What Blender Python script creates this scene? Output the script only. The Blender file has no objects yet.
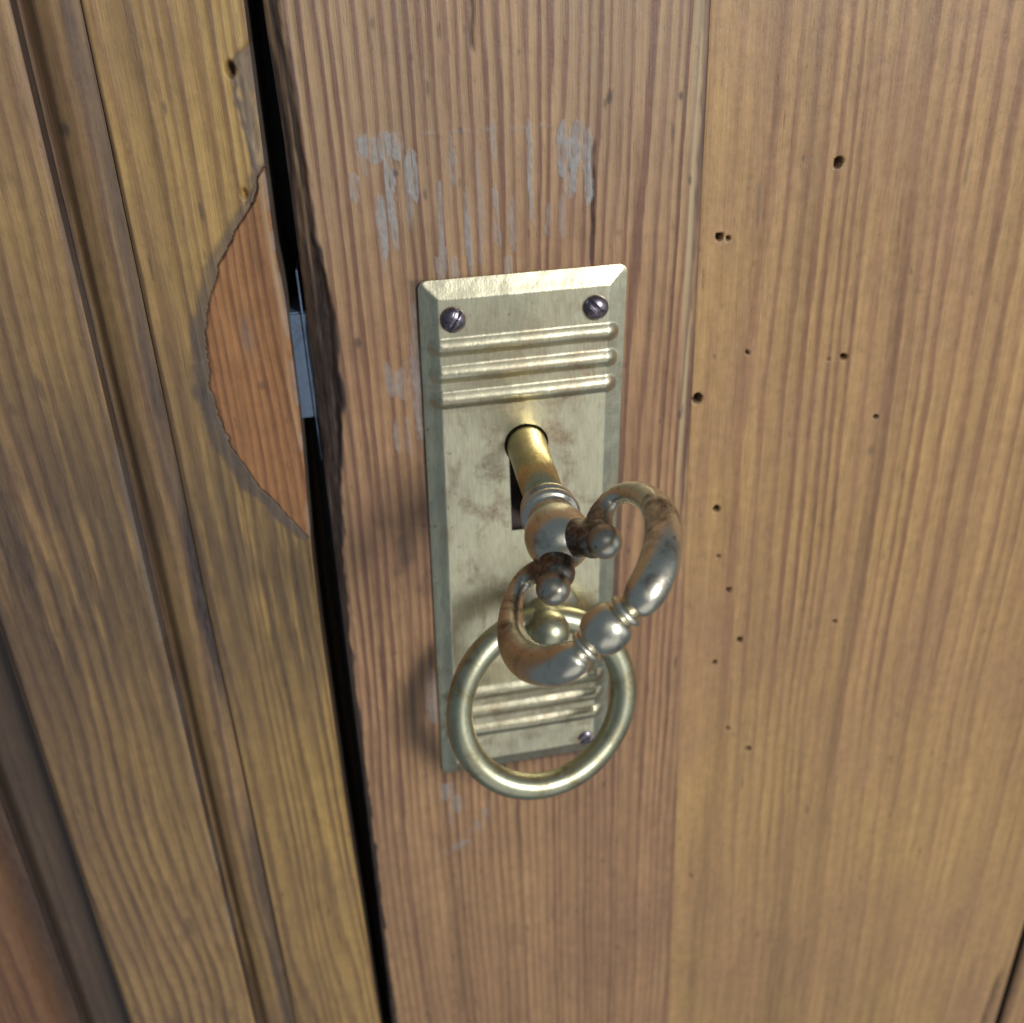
import bpy, bmesh, math
import numpy as np
from mathutils import Matrix, Vector

MM = 0.001
scene = bpy.context.scene

# ------------------------------------------------------------------ camera
# World: X right along the doors, Y into the doors (faces at y = 0), Z up.
CAM_DIST = 0.160
cam_data = bpy.data.cameras.new('camera')
cam_data.sensor_fit = 'HORIZONTAL'
cam_data.sensor_width = 36.0
cam_data.lens = 36.0 * 1000.0 / 1024.0
cam_data.clip_start = 0.005
cam_data.clip_end = 50.0
cam_data.dof.use_dof = True
cam_data.dof.focus_distance = 0.150
cam_data.dof.aperture_fstop = 20.5
camera = bpy.data.objects.new('camera', cam_data)
scene.collection.objects.link(camera)
right = Vector((0.989121, -0.143087, -0.034141))
down = Vector((-0.096860, -0.458822, -0.883233))
fwd = Vector((0.110715, 0.876931, -0.467690))
m = Matrix.Identity(4)
for i in range(3):
    m[i][0] = right[i]; m[i][1] = -down[i]; m[i][2] = -fwd[i]
m[0][3], m[1][3], m[2][3] = 0.0, -CAM_DIST, 0.0
camera.matrix_world = m
scene.camera = camera

# ------------------------------------------------------------------ light
world = bpy.data.worlds.new('World')
scene.world = world
world.use_nodes = True
bg = world.node_tree.nodes['Background']
bg.inputs[0].default_value = (0.55, 0.75, 1.0, 1)
bg.inputs[1].default_value = 0.20

def area(name, loc, target, sx, sy, power, col):
    l = bpy.data.lights.new(name, 'AREA')
    l.shape = 'RECTANGLE'; l.size = sx; l.size_y = sy
    l.energy = power; l.color = col
    o = bpy.data.objects.new(name, l)
    o.location = loc
    d = Vector(target) - Vector(loc)
    o.rotation_euler = d.to_track_quat('-Z', 'Y').to_euler()
    scene.collection.objects.link(o)
    return o

# a four-pane window to the right of the cabinet
WC = Vector((0.44, -0.76, 0.21))
wdir = (Vector((0.02, 0, -0.1)) - WC).normalized()
wright = wdir.cross(Vector((0, 0, 1))).normalized()
wup = wright.cross(wdir)
for a in (-1, 1):
    for b in (-1, 1):
        p = WC + wright * a * 0.050 + wup * b * 0.065
        area('window_pane_light', p, p + wdir, 0.086, 0.115, 1.85, (0.87, 0.92, 1.0))
# added fill lamp on the right, widens the highlights on the key
area('right_fill_light', (1.5, -0.75, -0.05), (0.02, 0, -0.1), 0.9, 1.3, 2.2, (0.88, 0.95, 1.0))
# added fill lamp low in front, brightens the plate face
area('low_fill_light', (0.18, -1.12, -0.78), (0.02, 0, -0.09), 1.4, 1.0, 2.4, (0.94, 0.97, 1.0))
# light from the ceiling overhead
area('ceiling_light', (0.10, -1.15, 0.80), (0.02, 0, -0.08), 1.0, 0.7, 1.0, (1.0, 0.99, 0.97))

scene.view_settings.view_transform = 'Standard'
scene.view_settings.look = 'None'
scene.view_settings.exposure = 0.0
scene.view_settings.gamma = 1.0
scene.view_settings.use_curve_mapping = False
scene.cycles.use_denoising = True
scene.cycles.max_bounces = 8
scene.cycles.pixel_filter_type = 'BLACKMAN_HARRIS'
scene.cycles.filter_width = 1.6

# ------------------------------------------------------------------ helpers
def hash2(ix, iz, seed):
    h = (ix.astype(np.int64) * 374761393 + iz.astype(np.int64) * 668265263 + seed * 1442695041) & 0xFFFFFFFF
    h = ((h ^ (h >> 13)) * 1274126177) & 0xFFFFFFFF
    h = ((h ^ (h >> 16)) * 2246822519) & 0xFFFFFFFF
    return ((h ^ (h >> 15)) & 0xFFFFFF) / float(0xFFFFFF)

def vn(x, z, seed=0):
    x = np.asarray(x, float); z = np.asarray(z, float)
    x, z = np.broadcast_arrays(x, z)
    ix = np.floor(x); iz = np.floor(z)
    fx = x - ix; fz = z - iz
    fx = fx * fx * (3 - 2 * fx); fz = fz * fz * (3 - 2 * fz)
    a = hash2(ix, iz, seed); b = hash2(ix + 1, iz, seed)
    c = hash2(ix, iz + 1, seed); d = hash2(ix + 1, iz + 1, seed)
    return (a * (1 - fx) + b * fx) * (1 - fz) + (c * (1 - fx) + d * fx) * fz

def fbm(x, z, seed=0, oct=3):
    s = 0; a = 1; t = 0
    for o in range(oct):
        s = s + a * vn(x * 2 ** o, z * 2 ** o, seed + 17 * o); t += a; a *= .5
    return s / t

def sst(e0, e1, v):
    t = np.clip((v - e0) / (e1 - e0), 0, 1)
    return t * t * (3 - 2 * t)

def interp(z, pts):
    p = sorted(pts)
    return np.interp(z, [q[0] for q in p], [q[1] for q in p])

def axis_lines(segs):
    out = []
    for a, b, st in segs:
        n = max(1, int(round(abs(b - a) / st)))
        out += list(np.linspace(a, b, n + 1)[:-1])
    out.append(segs[-1][1])
    return np.array(out)

def make_mesh(name, verts, faces, smooth=True):
    """verts Nx3 in metres; faces: list of arrays (k x 4) or (k x 3)"""
    me = bpy.data.meshes.new(name)
    counts = []; idx = []
    for f in faces:
        f = np.asarray(f, np.int32)
        if len(f):
            counts.append(np.full(len(f), f.shape[1], np.int32)); idx.append(f.ravel())
    counts = np.concatenate(counts); idx = np.concatenate(idx)
    me.vertices.add(len(verts)); me.vertices.foreach_set('co', np.asarray(verts, np.float32).ravel())
    me.loops.add(len(idx)); me.loops.foreach_set('vertex_index', idx)
    me.polygons.add(len(counts))
    st = np.zeros(len(counts), np.int32); st[1:] = np.cumsum(counts)[:-1]
    me.polygons.foreach_set('loop_start', st)
    me.update(calc_edges=True)
    if smooth:
        me.polygons.foreach_set('use_smooth', np.ones(len(counts), bool))
    me.validate()
    return me

def obj(name, me, mat, parent=None):
    o = bpy.data.objects.new(name, me)
    if mat is not None:
        me.materials.append(mat)
    scene.collection.objects.link(o)
    if parent is not None:
        o.parent = parent
        o.matrix_parent_inverse = Matrix.Translation(-parent.location)
    return o

def thing(name, label, cat, loc, group=None):
    o = bpy.data.objects.new(name, None)
    o.empty_display_size = 0.01
    o.location = Vector(loc) * MM
    scene.collection.objects.link(o)
    o['label'] = label; o['category'] = cat
    if group: o['group'] = group
    return o

def add_attr(me, name, vals):
    a = me.attributes.new(name, 'FLOAT', 'POINT')
    a.data.foreach_set('value', np.asarray(vals, np.float32))

def board(name, xs, zs, hfun, thick, mat, parent, x0=None, x1=None, attrs=None):
    """A board: front face a relief h(x,z) in mm over the grid, with its four edges and back.
    x0 / x1: functions of z giving the left and right edge."""
    nx, nz = len(xs), len(zs)
    T = (xs - xs[0]) / (xs[-1] - xs[0])
    Z = np.repeat(zs[:, None], nx, 1)
    L = x0(zs) if x0 is not None else np.full(nz, xs[0])
    Rr = x1(zs) if x1 is not None else np.full(nz, xs[-1])
    X = L[:, None] + (Rr - L)[:, None] * T[None]
    Hh = hfun(X, Z)
    V = np.stack([X, -Hh, Z], -1).reshape(-1, 3)
    ii = np.arange(nx * nz).reshape(nz, nx)
    # zs run downward, xs rightward: front normal towards -Y
    F = np.stack([ii[:-1, :-1], ii[1:, :-1], ii[1:, 1:], ii[:-1, 1:]], -1).reshape(-1, 4)
    ring = np.concatenate([ii[0, :], ii[1:, -1], ii[-1, -2::-1], ii[-2:0:-1, 0]])
    n0 = len(V)
    B = V[ring].copy(); B[:, 1] = thick
    k = len(ring)
    a = ring; b = np.roll(ring, -1); c = n0 + (np.arange(k) + 1) % k; d = n0 + np.arange(k)
    # separate vertices for the skirt so that the arris stays crisp
    S = V[ring].copy()
    sa = n0 + k + np.arange(k); sb = n0 + k + (np.arange(k) + 1) % k
    skirt = np.stack([sa, sb, c, d], -1)
    corners = [n0 + int(np.where(ring == q)[0][0]) for q in (ii[0, 0], ii[-1, 0], ii[-1, -1], ii[0, -1])]
    V = np.concatenate([V, B, S])
    me = make_mesh(name, V * MM, [F, skirt, [[corners[0], corners[3], corners[2], corners[1]]]])
    A = attrs(X, Z) if attrs else {}
    for key in ('ringu', 'grime_shade', 'paint', 'worn', 'faint'):
        v = A.get(key)
        v = np.zeros(nx * nz) if v is None else np.asarray(v, float).ravel()
        v = np.concatenate([v, v[ring], v[ring]])
        if key == 'grime_shade':
            v[n0:] = np.maximum(v[n0:], 0.85)
        add_attr(me, key, v)
    return obj(name, me, mat, parent)

# ------------------------------------------------------------------ materials
def N(nt, typ, **kw):
    n = nt.nodes.new(typ)
    for k, v in kw.items():
        setattr(n, k, v)
    return n

def new_mat(name):
    mt = bpy.data.materials.new(name); mt.use_nodes = True
    nt = mt.node_tree
    b = nt.nodes['Principled BSDF']
    return mt, nt, b

def math_node(nt, op, a, b=None, clamp=False):
    n = N(nt, 'ShaderNodeMath', operation=op); n.use_clamp = clamp
    for i, v in enumerate((a, b)):
        if v is None: continue
        if isinstance(v, (int, float)): n.inputs[i].default_value = v
        else: nt.links.new(v, n.inputs[i])
    return n.outputs[0]

def mix(nt, fac, a, b, blend='MIX'):
    n = N(nt, 'ShaderNodeMix', data_type='RGBA', blend_type=blend)
    for sock, v in ((n.inputs[0], fac), (n.inputs[6], a), (n.inputs[7], b)):
        if isinstance(v, (int, float)): sock.default_value = v
        elif isinstance(v, tuple): sock.default_value = (*v, 1) if len(v) == 3 else v
        else: nt.links.new(v, sock)
    return n.outputs[2]

def noise(nt, vec, sc, detail=3.0, rough=0.55, dist=0.0):
    mp = N(nt, 'ShaderNodeMapping'); mp.inputs['Scale'].default_value = sc
    nt.links.new(vec, mp.inputs[0])
    n = N(nt, 'ShaderNodeTexNoise'); n.inputs['Scale'].default_value = 1.0
    n.inputs['Detail'].default_value = detail; n.inputs['Roughness'].default_value = rough
    n.inputs['Distortion'].default_value = dist
    nt.links.new(mp.outputs[0], n.inputs['Vector'])
    return n.outputs[0]

def ramp(nt, fac, pts, interp_mode='LINEAR'):
    r = N(nt, 'ShaderNodeValToRGB'); cr = r.color_ramp; cr.interpolation = interp_mode
    while len(cr.elements) < len(pts): cr.elements.new(0.5)
    for e, (p, c) in zip(cr.elements, pts):
        e.position = p
        e.color = (c, c, c, 1) if isinstance(c, (int, float)) else (*c, 1)
    nt.links.new(fac, r.inputs[0])
    return r.outputs[0]

def wood(name, early, late, blotch, blotch_amt=0.6, contrast=1.0, seed=0.0, rough=0.43):
    mt, nt, b = new_mat(name)
    tc = N(nt, 'ShaderNodeTexCoord')
    vm = N(nt, 'ShaderNodeVectorMath', operation='MULTIPLY_ADD')
    nt.links.new(tc.outputs['Object'], vm.inputs[0])
    vm.inputs[1].default_value = (1000, 1000, 1000); vm.inputs[2].default_value = (seed * 37, seed * 11, seed * 53)
    v = vm.outputs[0]                                    # millimetres
    at = N(nt, 'ShaderNodeAttribute', attribute_name='ringu').outputs['Fac']
    grime_shade = N(nt, 'ShaderNodeAttribute', attribute_name='grime_shade').outputs['Fac']
    paint = N(nt, 'ShaderNodeAttribute', attribute_name='paint').outputs['Fac']
    worn = N(nt, 'ShaderNodeAttribute', attribute_name='worn').outputs['Fac']
    jit = noise(nt, v, (1.6, 1.6, 0.10), 2, 0.5)
    u = math_node(nt, 'ADD', at, math_node(nt, 'MULTIPLY', math_node(nt, 'SUBTRACT', jit, 0.5), 0.40))
    fr = math_node(nt, 'FRACT', u)
    ring = ramp(nt, fr, [(0.0, 0.15), (0.08, 0.0), (0.34, 0.05), (0.56, 0.55), (0.70, 1.0), (0.88, 1.0), (1.0, 0.15)], 'B_SPLINE')
    # every year ring has its own strength
    fl = math_node(nt, 'FLOOR', u)
    wn = N(nt, 'ShaderNodeTexWhiteNoise', noise_dimensions='1D'); nt.links.new(fl, wn.inputs['W'])
    strength = math_node(nt, 'ADD', math_node(nt, 'MULTIPLY', wn.outputs['Value'], 0.8), 0.55)
    along = ramp(nt, noise(nt, v, (0.35, 0.35, 0.03), 3, 0.6), [(0.3, 0.62), (0.65, 1.0)])
    ringf = math_node(nt, 'MULTIPLY', math_node(nt, 'MULTIPLY', ring, strength), along)
    faint = N(nt, 'ShaderNodeAttribute', attribute_name='faint').outputs['Fac']
    ringf = math_node(nt, 'MULTIPLY', ringf, math_node(nt, 'SUBTRACT', 1.0, faint))
    ringf = math_node(nt, 'MULTIPLY', ringf, contrast, True)
    col = mix(nt, ringf, early, late)
    # per-ring tint
    col = mix(nt, math_node(nt, 'MULTIPLY', wn.outputs['Value'], 0.22), col, tuple(c * 0.72 for c in early))
    # large blotches of darker, redder polish
    bl = ramp(nt, noise(nt, v, (0.045, 0.045, 0.022), 4, 0.6, 0.4), [(0.36, 0.0), (0.66, 1.0)])
    col = mix(nt, math_node(nt, 'MULTIPLY', bl, blotch_amt), col, blotch, 'MIX')
    # fibres and short dark flecks
    fib = noise(nt, v, (5.5, 5.5, 0.16), 4, 0.65)
    col = mix(nt, 1.0, col, ramp(nt, fib, [(0.25, 0.84), (0.5, 1.0), (0.8, 1.08)]), 'MULTIPLY')
    fib2 = noise(nt, v, (1.3, 1.3, 0.05), 4, 0.65)
    col = mix(nt, 1.0, col, ramp(nt, fib2, [(0.28, 0.80), (0.5, 1.0), (0.75, 1.10)]), 'MULTIPLY')
    fleck = ramp(nt, noise(nt, v, (2.4, 2.4, 0.34), 3, 0.55), [(0.66, 0.0), (0.74, 1.0)])
    col = mix(nt, math_node(nt, 'MULTIPLY', fleck, 0.22), col, (0.06, 0.035, 0.03))
    mott = noise(nt, v, (0.5, 0.5, 0.4), 5, 0.7)
    col = mix(nt, 1.0, col, ramp(nt, mott, [(0.3, 0.86), (0.7, 1.10)]), 'MULTIPLY')
    band = noise(nt, v, (0.16, 0.16, 0.006), 3, 0.6)
    col = mix(nt, 1.0, col, ramp(nt, band, [(0.3, 0.80), (0.5, 1.0), (0.72, 1.14)]), 'MULTIPLY')
    # worn bare wood, dirt and painted shade, old filler
    col = mix(nt, worn, col, mix(nt, ringf, (0.46, 0.33, 0.17), (0.21, 0.115, 0.065)))
    gn = ramp(nt, noise(nt, v, (2.2, 2.2, 0.3), 4, 0.65), [(0.3, 0.0), (0.7, 1.0)])
    gcol = mix(nt, gn, (0.024, 0.015, 0.011), (0.085, 0.055, 0.042))
    col = mix(nt, grime_shade, col, gcol)
    pn = ramp(nt, noise(nt, v, (1.2, 1.2, 0.7), 4, 0.6), [(0.3, 0.0), (0.7, 1.0)])
    pcol = mix(nt, pn, (0.23, 0.20, 0.17), (0.36, 0.325, 0.285))
    col = mix(nt, paint, col, pcol)
    nt.links.new(col, b.inputs['Base Color'])
    rr = ramp(nt, mott, [(0.3, rough - 0.06), (0.7, rough + 0.12)])
    rr = mix(nt, math_node(nt, 'MULTIPLY', ringf, 0.5), rr, (rough - 0.13,) * 3)
    rr = mix(nt, paint, rr, (0.8, 0.8, 0.8))
    rr = mix(nt, grime_shade, rr, (0.7, 0.7, 0.7))
    nt.links.new(rr, b.inputs['Roughness'])
    b.inputs['Specular IOR Level'].default_value = 0.45
    # relief: hard latewood stands a little proud, fibres, filler is a film
    hgt = math_node(nt, 'ADD', math_node(nt, 'MULTIPLY', ringf, 0.085), math_node(nt, 'MULTIPLY', fib, 0.10))
    hgt = math_node(nt, 'ADD', hgt, math_node(nt, 'MULTIPLY', paint, 0.13))
    hgt = math_node(nt, 'ADD', hgt, math_node(nt, 'MULTIPLY', mott, 0.10))
    hgt = math_node(nt, 'SUBTRACT', hgt, math_node(nt, 'MULTIPLY', fleck, 0.05))
    bp = N(nt, 'ShaderNodeBump'); bp.inputs['Strength'].default_value = 0.8; bp.inputs['Distance'].default_value = 0.001
    nt.links.new(hgt, bp.inputs['Height']); nt.links.new(bp.outputs[0], b.inputs['Normal'])
    return mt

def metal(name, base, tarnish, t_lo, t_hi, rough=0.3, scale=0.25, streak=0.0, seed=0.0, t_rough=0.2, metallic=1.0, bump=0.02):
    mt, nt, b = new_mat(name)
    tc = N(nt, 'ShaderNodeTexCoord')
    vm = N(nt, 'ShaderNodeVectorMath', operation='MULTIPLY_ADD')
    nt.links.new(tc.outputs['Object'], vm.inputs[0])
    vm.inputs[1].default_value = (1000, 1000, 1000); vm.inputs[2].default_value = (seed * 31, seed * 17, seed * 7)
    v = vm.outputs[0]
    n1 = noise(nt, v, (scale, scale, scale * 0.8), 5, 0.62, 0.5)
    n2 = noise(nt, v, (3.0, 3.0, 0.35), 4, 0.6)
    n3 = noise(nt, v, (1.4, 1.4, 1.4), 4, 0.65)
    t = ramp(nt, n1, [(t_lo, 0.0), (t_hi, 1.0)])
    t = math_node(nt, 'MULTIPLY', t, ramp(nt, n3, [(0.3, 0.45), (0.6, 1.0)]))
    pat = N(nt, 'ShaderNodeAttribute', attribute_name='patina_shade').outputs['Fac']
    t = math_node(nt, 'MAXIMUM', t, math_node(nt, 'MULTIPLY', pat, ramp(nt, n3, [(0.25, 0.6), (0.55, 1.0)])))
    col = mix(nt, t, base, tarnish)
    if streak:
        col = mix(nt, streak, col, ramp(nt, n2, [(0.3, 0.55), (0.6, 1.0)]), 'MULTIPLY')
    spots = ramp(nt, noise(nt, v, (0.9, 0.9, 0.7), 3, 0.5), [(0.68, 0.0), (0.76, 1.0)])
    col = mix(nt, math_node(nt, 'MULTIPLY', spots, 0.55), col, tuple(c * 0.5 for c in tarnish))
    nt.links.new(col, b.inputs['Base Color'])
    b.inputs['Metallic'].default_value = metallic
    r = math_node(nt, 'ADD', math_node(nt, 'MULTIPLY', t, t_rough), rough - 0.06)
    r = math_node(nt, 'ADD', r, math_node(nt, 'MULTIPLY', n3, 0.12))
    nt.links.new(r, b.inputs['Roughness'])
    h = math_node(nt, 'ADD', math_node(nt, 'MULTIPLY', n3, 1.0), math_node(nt, 'MULTIPLY', n2, 0.7 if streak else 0.15))
    bp = N(nt, 'ShaderNodeBump'); bp.inputs['Strength'].default_value = 1.0; bp.inputs['Distance'].default_value = bump * MM
    nt.links.new(h, bp.inputs['Height']); nt.links.new(bp.outputs[0], b.inputs['Normal'])
    return mt

M = {}
M['stile'] = wood('pine_reddish', (0.435, 0.238, 0.102), (0.150, 0.062, 0.034), (0.245, 0.116, 0.064), 0.50, 1.25, 1.0)
M['panel'] = wood('pine_tan', (0.462, 0.262, 0.093), (0.215, 0.098, 0.044), (0.325, 0.167, 0.083), 0.60, 1.05, 2.0, 0.40)
M['left'] = wood('pine_golden', (0.455, 0.268, 0.078), (0.185, 0.090, 0.033), (0.255, 0.138, 0.066), 0.50, 1.05, 3.0)
M['left2'] = wood('pine_brown', (0.390, 0.228, 0.080), (0.150, 0.074, 0.034), (0.20, 0.106, 0.060), 0.55, 1.05, 4.0)
M['patch'] = wood('pine_orange', (0.36, 0.158, 0.052), (0.15, 0.056, 0.022), (0.22, 0.088, 0.038), 0.5, 0.85, 5.0, 0.40)
M['recess'] = wood('pine_dull_red', (0.27, 0.125, 0.05), (0.15, 0.062, 0.028), (0.14, 0.066, 0.036), 0.6, 0.7, 6.0)
M['rebate'] = wood('pine_shade_band', (0.125, 0.074, 0.040), (0.06, 0.034, 0.02), (0.08, 0.05, 0.032), 0.7, 0.8, 9.0)  # dark tone stands in for the shaded band beside the frame board
M['plate'] = metal('worn_brass_sheet', (0.76, 0.67, 0.435), (0.40, 0.28, 0.17), 0.52, 0.68, 0.33, 0.14, 0.45, 1.0, 0.16, 1.0, 0.025)
M['ring'] = metal('dull_brass_rod', (0.50, 0.47, 0.30), (0.25, 0.19, 0.09), 0.48, 0.70, 0.37, 0.22, 0.0, 2.0, 0.1)
M['shaft'] = metal('bright_brass', (0.72, 0.60, 0.30), (0.45, 0.34, 0.15), 0.55, 0.8, 0.28, 0.3, 0.25, 3.0, 0.1)
M['key'] = metal('aged_key_brass', (0.74, 0.66, 0.49), (0.13, 0.092, 0.068), 0.50, 0.68, 0.29, 0.22, 0.0, 4.0, 0.14, 1.0, 0.03)
M['screw'] = metal('dark_bronze_screw', (0.34, 0.29, 0.31), (0.10, 0.07, 0.085), 0.42, 0.60, 0.26, 0.7, 0.0, 6.0, 0.2)
M['steel'] = metal('dull_steel', (0.13, 0.17, 0.225), (0.08, 0.095, 0.12), 0.45, 0.7, 0.6, 0.3, 0.3, 7.0, 0.2, 0.5)
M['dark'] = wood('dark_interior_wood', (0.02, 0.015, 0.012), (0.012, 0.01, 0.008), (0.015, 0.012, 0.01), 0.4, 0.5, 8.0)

# ------------------------------------------------------------------ wood layout data (mm)
KEYHOLE = (22.94, -71.3)
KH_R, KH_W, KH_BOT = 3.9, 3.15, -88.3
WORMS = [(75.6, -27.6, 1.05), (56.4, -38.2, .8), (57.8, -38.5, .4), (80.7, -60.9, .72), (77.9, -61.2, .35),
         (88.4, -73.1, .5), (62.8, -58.5, .4), (59.1, -89.1, .8), (60.2, -99.7, .4), (62.8, -107.6, .55), (66, -120, .8),
         (61, -125.1, .55), (86, -118.2, .55), (65, -143, .55), (70, -149.4, .8), (59.1, -186.4, .4),
         (54.2, -66.4, 1.1),]

def worm_fields(X, Z):
    h = np.zeros_like(X); g = np.zeros_like(X)
    for x, z, r in WORMS:
        if x < X.min() - 2 or x > X.max() + 2: continue
        d = np.hypot(X - x, (Z - z) * 0.85) + (vn(X * 2.5, Z * 2.5, 5) - .5) * 0.25
        r = r * .74
        h = np.minimum(h, -5.0 * sst(r * 1.05, r * 0.55, d))
        g = np.maximum(g, 1.2 * sst(r * 1.35, r * 0.7, d))  # shade inside the holes, also painted into the colour
    return h, g

def nicks(X, Z, seed, n, extra=()):
    """small bruises and scratches scattered over a board"""
    rs = np.random.RandomState(seed)
    x0, x1 = X.min(), X.max(); out = np.zeros_like(X)
    L = [(x, z, a, b, k, 0.0) for x, z, a, b, k in extra]
    for i in range(n):
        L.append((rs.uniform(x0, x1), rs.uniform(-225, 0), rs.uniform(.12, .35), rs.uniform(.3, 1.0) * (3 if rs.rand() < .3 else 1.3), rs.uniform(.25, .6), rs.uniform(-.12, .12)))
    for x, z, a, b, k, sl in L:
        rows = np.where((Z[:, 0] < z + 2 * b + 1) & (Z[:, 0] > z - 2 * b - 1))[0]
        if not len(rows): continue
        r = slice(rows[0], rows[-1] + 1)
        d = np.hypot((X[r] - x - sl * (Z[r] - z)) / a, (Z[r] - z) / b) + (vn(X[r] * 3, Z[r] * 1.5, seed) - .5) * .5
        out[r] = np.maximum(out[r], k * sst(1.4, .5, d))
    return out
STILE_MARKS = [(37.6, -15.9, .45, 1.1, .75), (36.9, -16.8, .3, .8, .5), (48.8, -16.3, .4, .7, .7), (50.8, -28.9, .3, .7, .6), (-4.2, -51.5, .6, .9, .7), (51.0, -69.2, .5, .8, .65),
               (14.6, -19.6, .35, .5, .7), (4.2, -25.2, .5, .6, .75), (31.6, -26.0, .55, .8, .75), (3.4, -26.6, .3, .8, .5)]

# old filler on the door above and beside the plate: (x0, x1, z_top, z_bottom)
PAINT = [(-0.7, 5.2, -20.0, -22.7), (-0.8, -0.1, -20.9, -24.8), (2.7, 3.7, -21.8, -34.2), (5.9, 7.5, -22.5, -28.4), (-2.5, -1.8, -25.1, -28.8),
         (1.0, 1.9, -28.9, -36.9), (5.8, 6.4, -28.3, -33.4), (29.5, 31.3, -20.1, -27.1), (31.8, 33.2, -19.3, -24.9), (30.7, 32.1, -24.8, -30.1),
         (33.9, 34.9, -20.1, -31.5), (12.8, 13.3, -21.2, -27.4), (16.7, 17.3, -22.3, -40.8), (19.2, 19.7, -19.3, -24.2), (14.6, 15.2, -28.4, -41.2),
         (24.9, 25.4, -18.8, -33.7), (21.6, 22.3, -30.6, -37.8), (29.7, 30.5, -30.7, -35.9), (27.4, 27.9, -31.5, -35.3), (19.3, 19.7, -28.7, -36.6),
         (10.5, 10.9, -28.2, -40.4), (3.1, 3.5, -32.3, -36.0), (1.1, 1.4, -34.0, -39.7),
         (4.3, 5.9, -51.0, -70.0), (5.0, 5.7, -46.0, -52.0), (-0.2, 0.8, -56.5, -60.5), (1.2, 2.6, -56.8, -61.0), (2.9, 3.5, -56.0, -65.0), (0.4, 1.3, -66.5, -71.5),
         (2.4, 3.0, -65.5, -71.0), (1.9, 3.6, -118.0, -132.0), (2.8, 5.6, -149.0, -152.5), (5.2, 6.6, -152.0, -156.0), (4.0, 4.6, -154, -160),
         (9.6, 10.6, -38.6, -41.5), (12.0, 12.9, -38.9, -41.5), (20.5, 21.6, -39.6, -41.5)]

def paint_field(X, Z):
    p = np.zeros_like(X)
    nx = (vn(X * 1.4, Z * .25, 31) - .5) * .9 + (vn(X * 4, Z * 1.1, 32) - .5) * .5
    nz = (vn(X * 1.1, Z * .3, 33) - .5) * 3.4
    tex = sst(.25, .55, fbm(X * 2.2, Z * .3, 34))
    rg = fbm(X * 2.6, Z * .8, 35)
    for i, (a, b, t, u) in enumerate(PAINT):
        w = (b - a) / 2 + .22; hz = (t - u) / 2 + .6
        xn = np.abs(X - (a + b) / 2 + nx * .5) / w
        zn = np.abs(Z - (t + u) / 2 + nz * .5) / hz
        d = xn ** 2 + zn ** 4
        k = .90 if b - a > .85 else .55 + .2 * math.sin(i * 5.1)
        if i >= 23: k *= .6
        p = np.maximum(p, k * sst(1.35, .75, d + 1.3 * (rg - .5)) * (.25 + .75 * tex))
    # curved scuff under the ring
    d = np.abs(np.hypot((X + 2.0) / 1.0, (Z + 152.0) * .85) - 14.5 + nx * .8)
    arc = sst(1.6, .1, d) * sst(-154, -157, Z) * sst(-172, -168, Z) * sst(1.5, 4, X)
    p = np.maximum(p, .5 * arc * sst(.35, .6, fbm(X * 1.3, Z * .5, 36)))
    hz = sst(.45, .1, np.abs(Z + 19.6 + .3 * (vn(X * .3, Z * 0, 3) - .5))) * sst(-1, 1, X) * sst(35, 33, X)
    p = np.maximum(p, .22 * hz * sst(.3, .6, vn(X * .8, Z * 0, 44)))
    return np.clip(p, 0, 1)

# ------------------------------------------------------------------ the right-hand door
door = thing('cabinet_door', 'reddish old pine cabinet door carrying the brass lock plate', 'door', (70, 0, -280))
ZS_F = axis_lines([(30, 2, 1.5), (2, -165, .28), (-165, -260, .6), (-260, -300, 2)])
EDGE_L = [(30, -12.1), (0, -12.3), (-20, -11.9), (-34, -12.0), (-60, -12.4), (-88, -12.6), (-100, -12.7), (-150, -13.0), (-222, -13.9), (-300, -14.2)]
CHAMF = [(30, 2.2), (0, 2.4), (-20, 2.9), (-34, 3.5), (-43, 4.6), (-47, 4.9), (-53, 4.5), (-61, 4.7), (-74, 3.2), (-88, 1.8), (-100, 1.2), (-110, .9), (-300, 0.8)]
JOINT = [(30, 52.7), (0, 52.8), (-80, 53.2), (-238, 55.6), (-300, 56.2)]

def in_keyhole(X, Z, grow=0.0):
    return (np.hypot(X - KEYHOLE[0], Z - KEYHOLE[1]) < KH_R + grow) | \
           ((np.abs(X - KEYHOLE[0]) < KH_W + grow) & (Z < KEYHOLE[1]) & (Z > KH_BOT - grow))

def stile_edge(X, Z):
    d = X - interp(Z, EDGE_L)
    c = interp(Z, CHAMF) + (fbm(Z * .09, Z * 0, 9) - .5) * .9 * sst(-105, -80, Z) + (vn(X * .8, Z * .5, 8) - .5) * .35
    c = np.maximum(c, .5)
    return d, c

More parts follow.
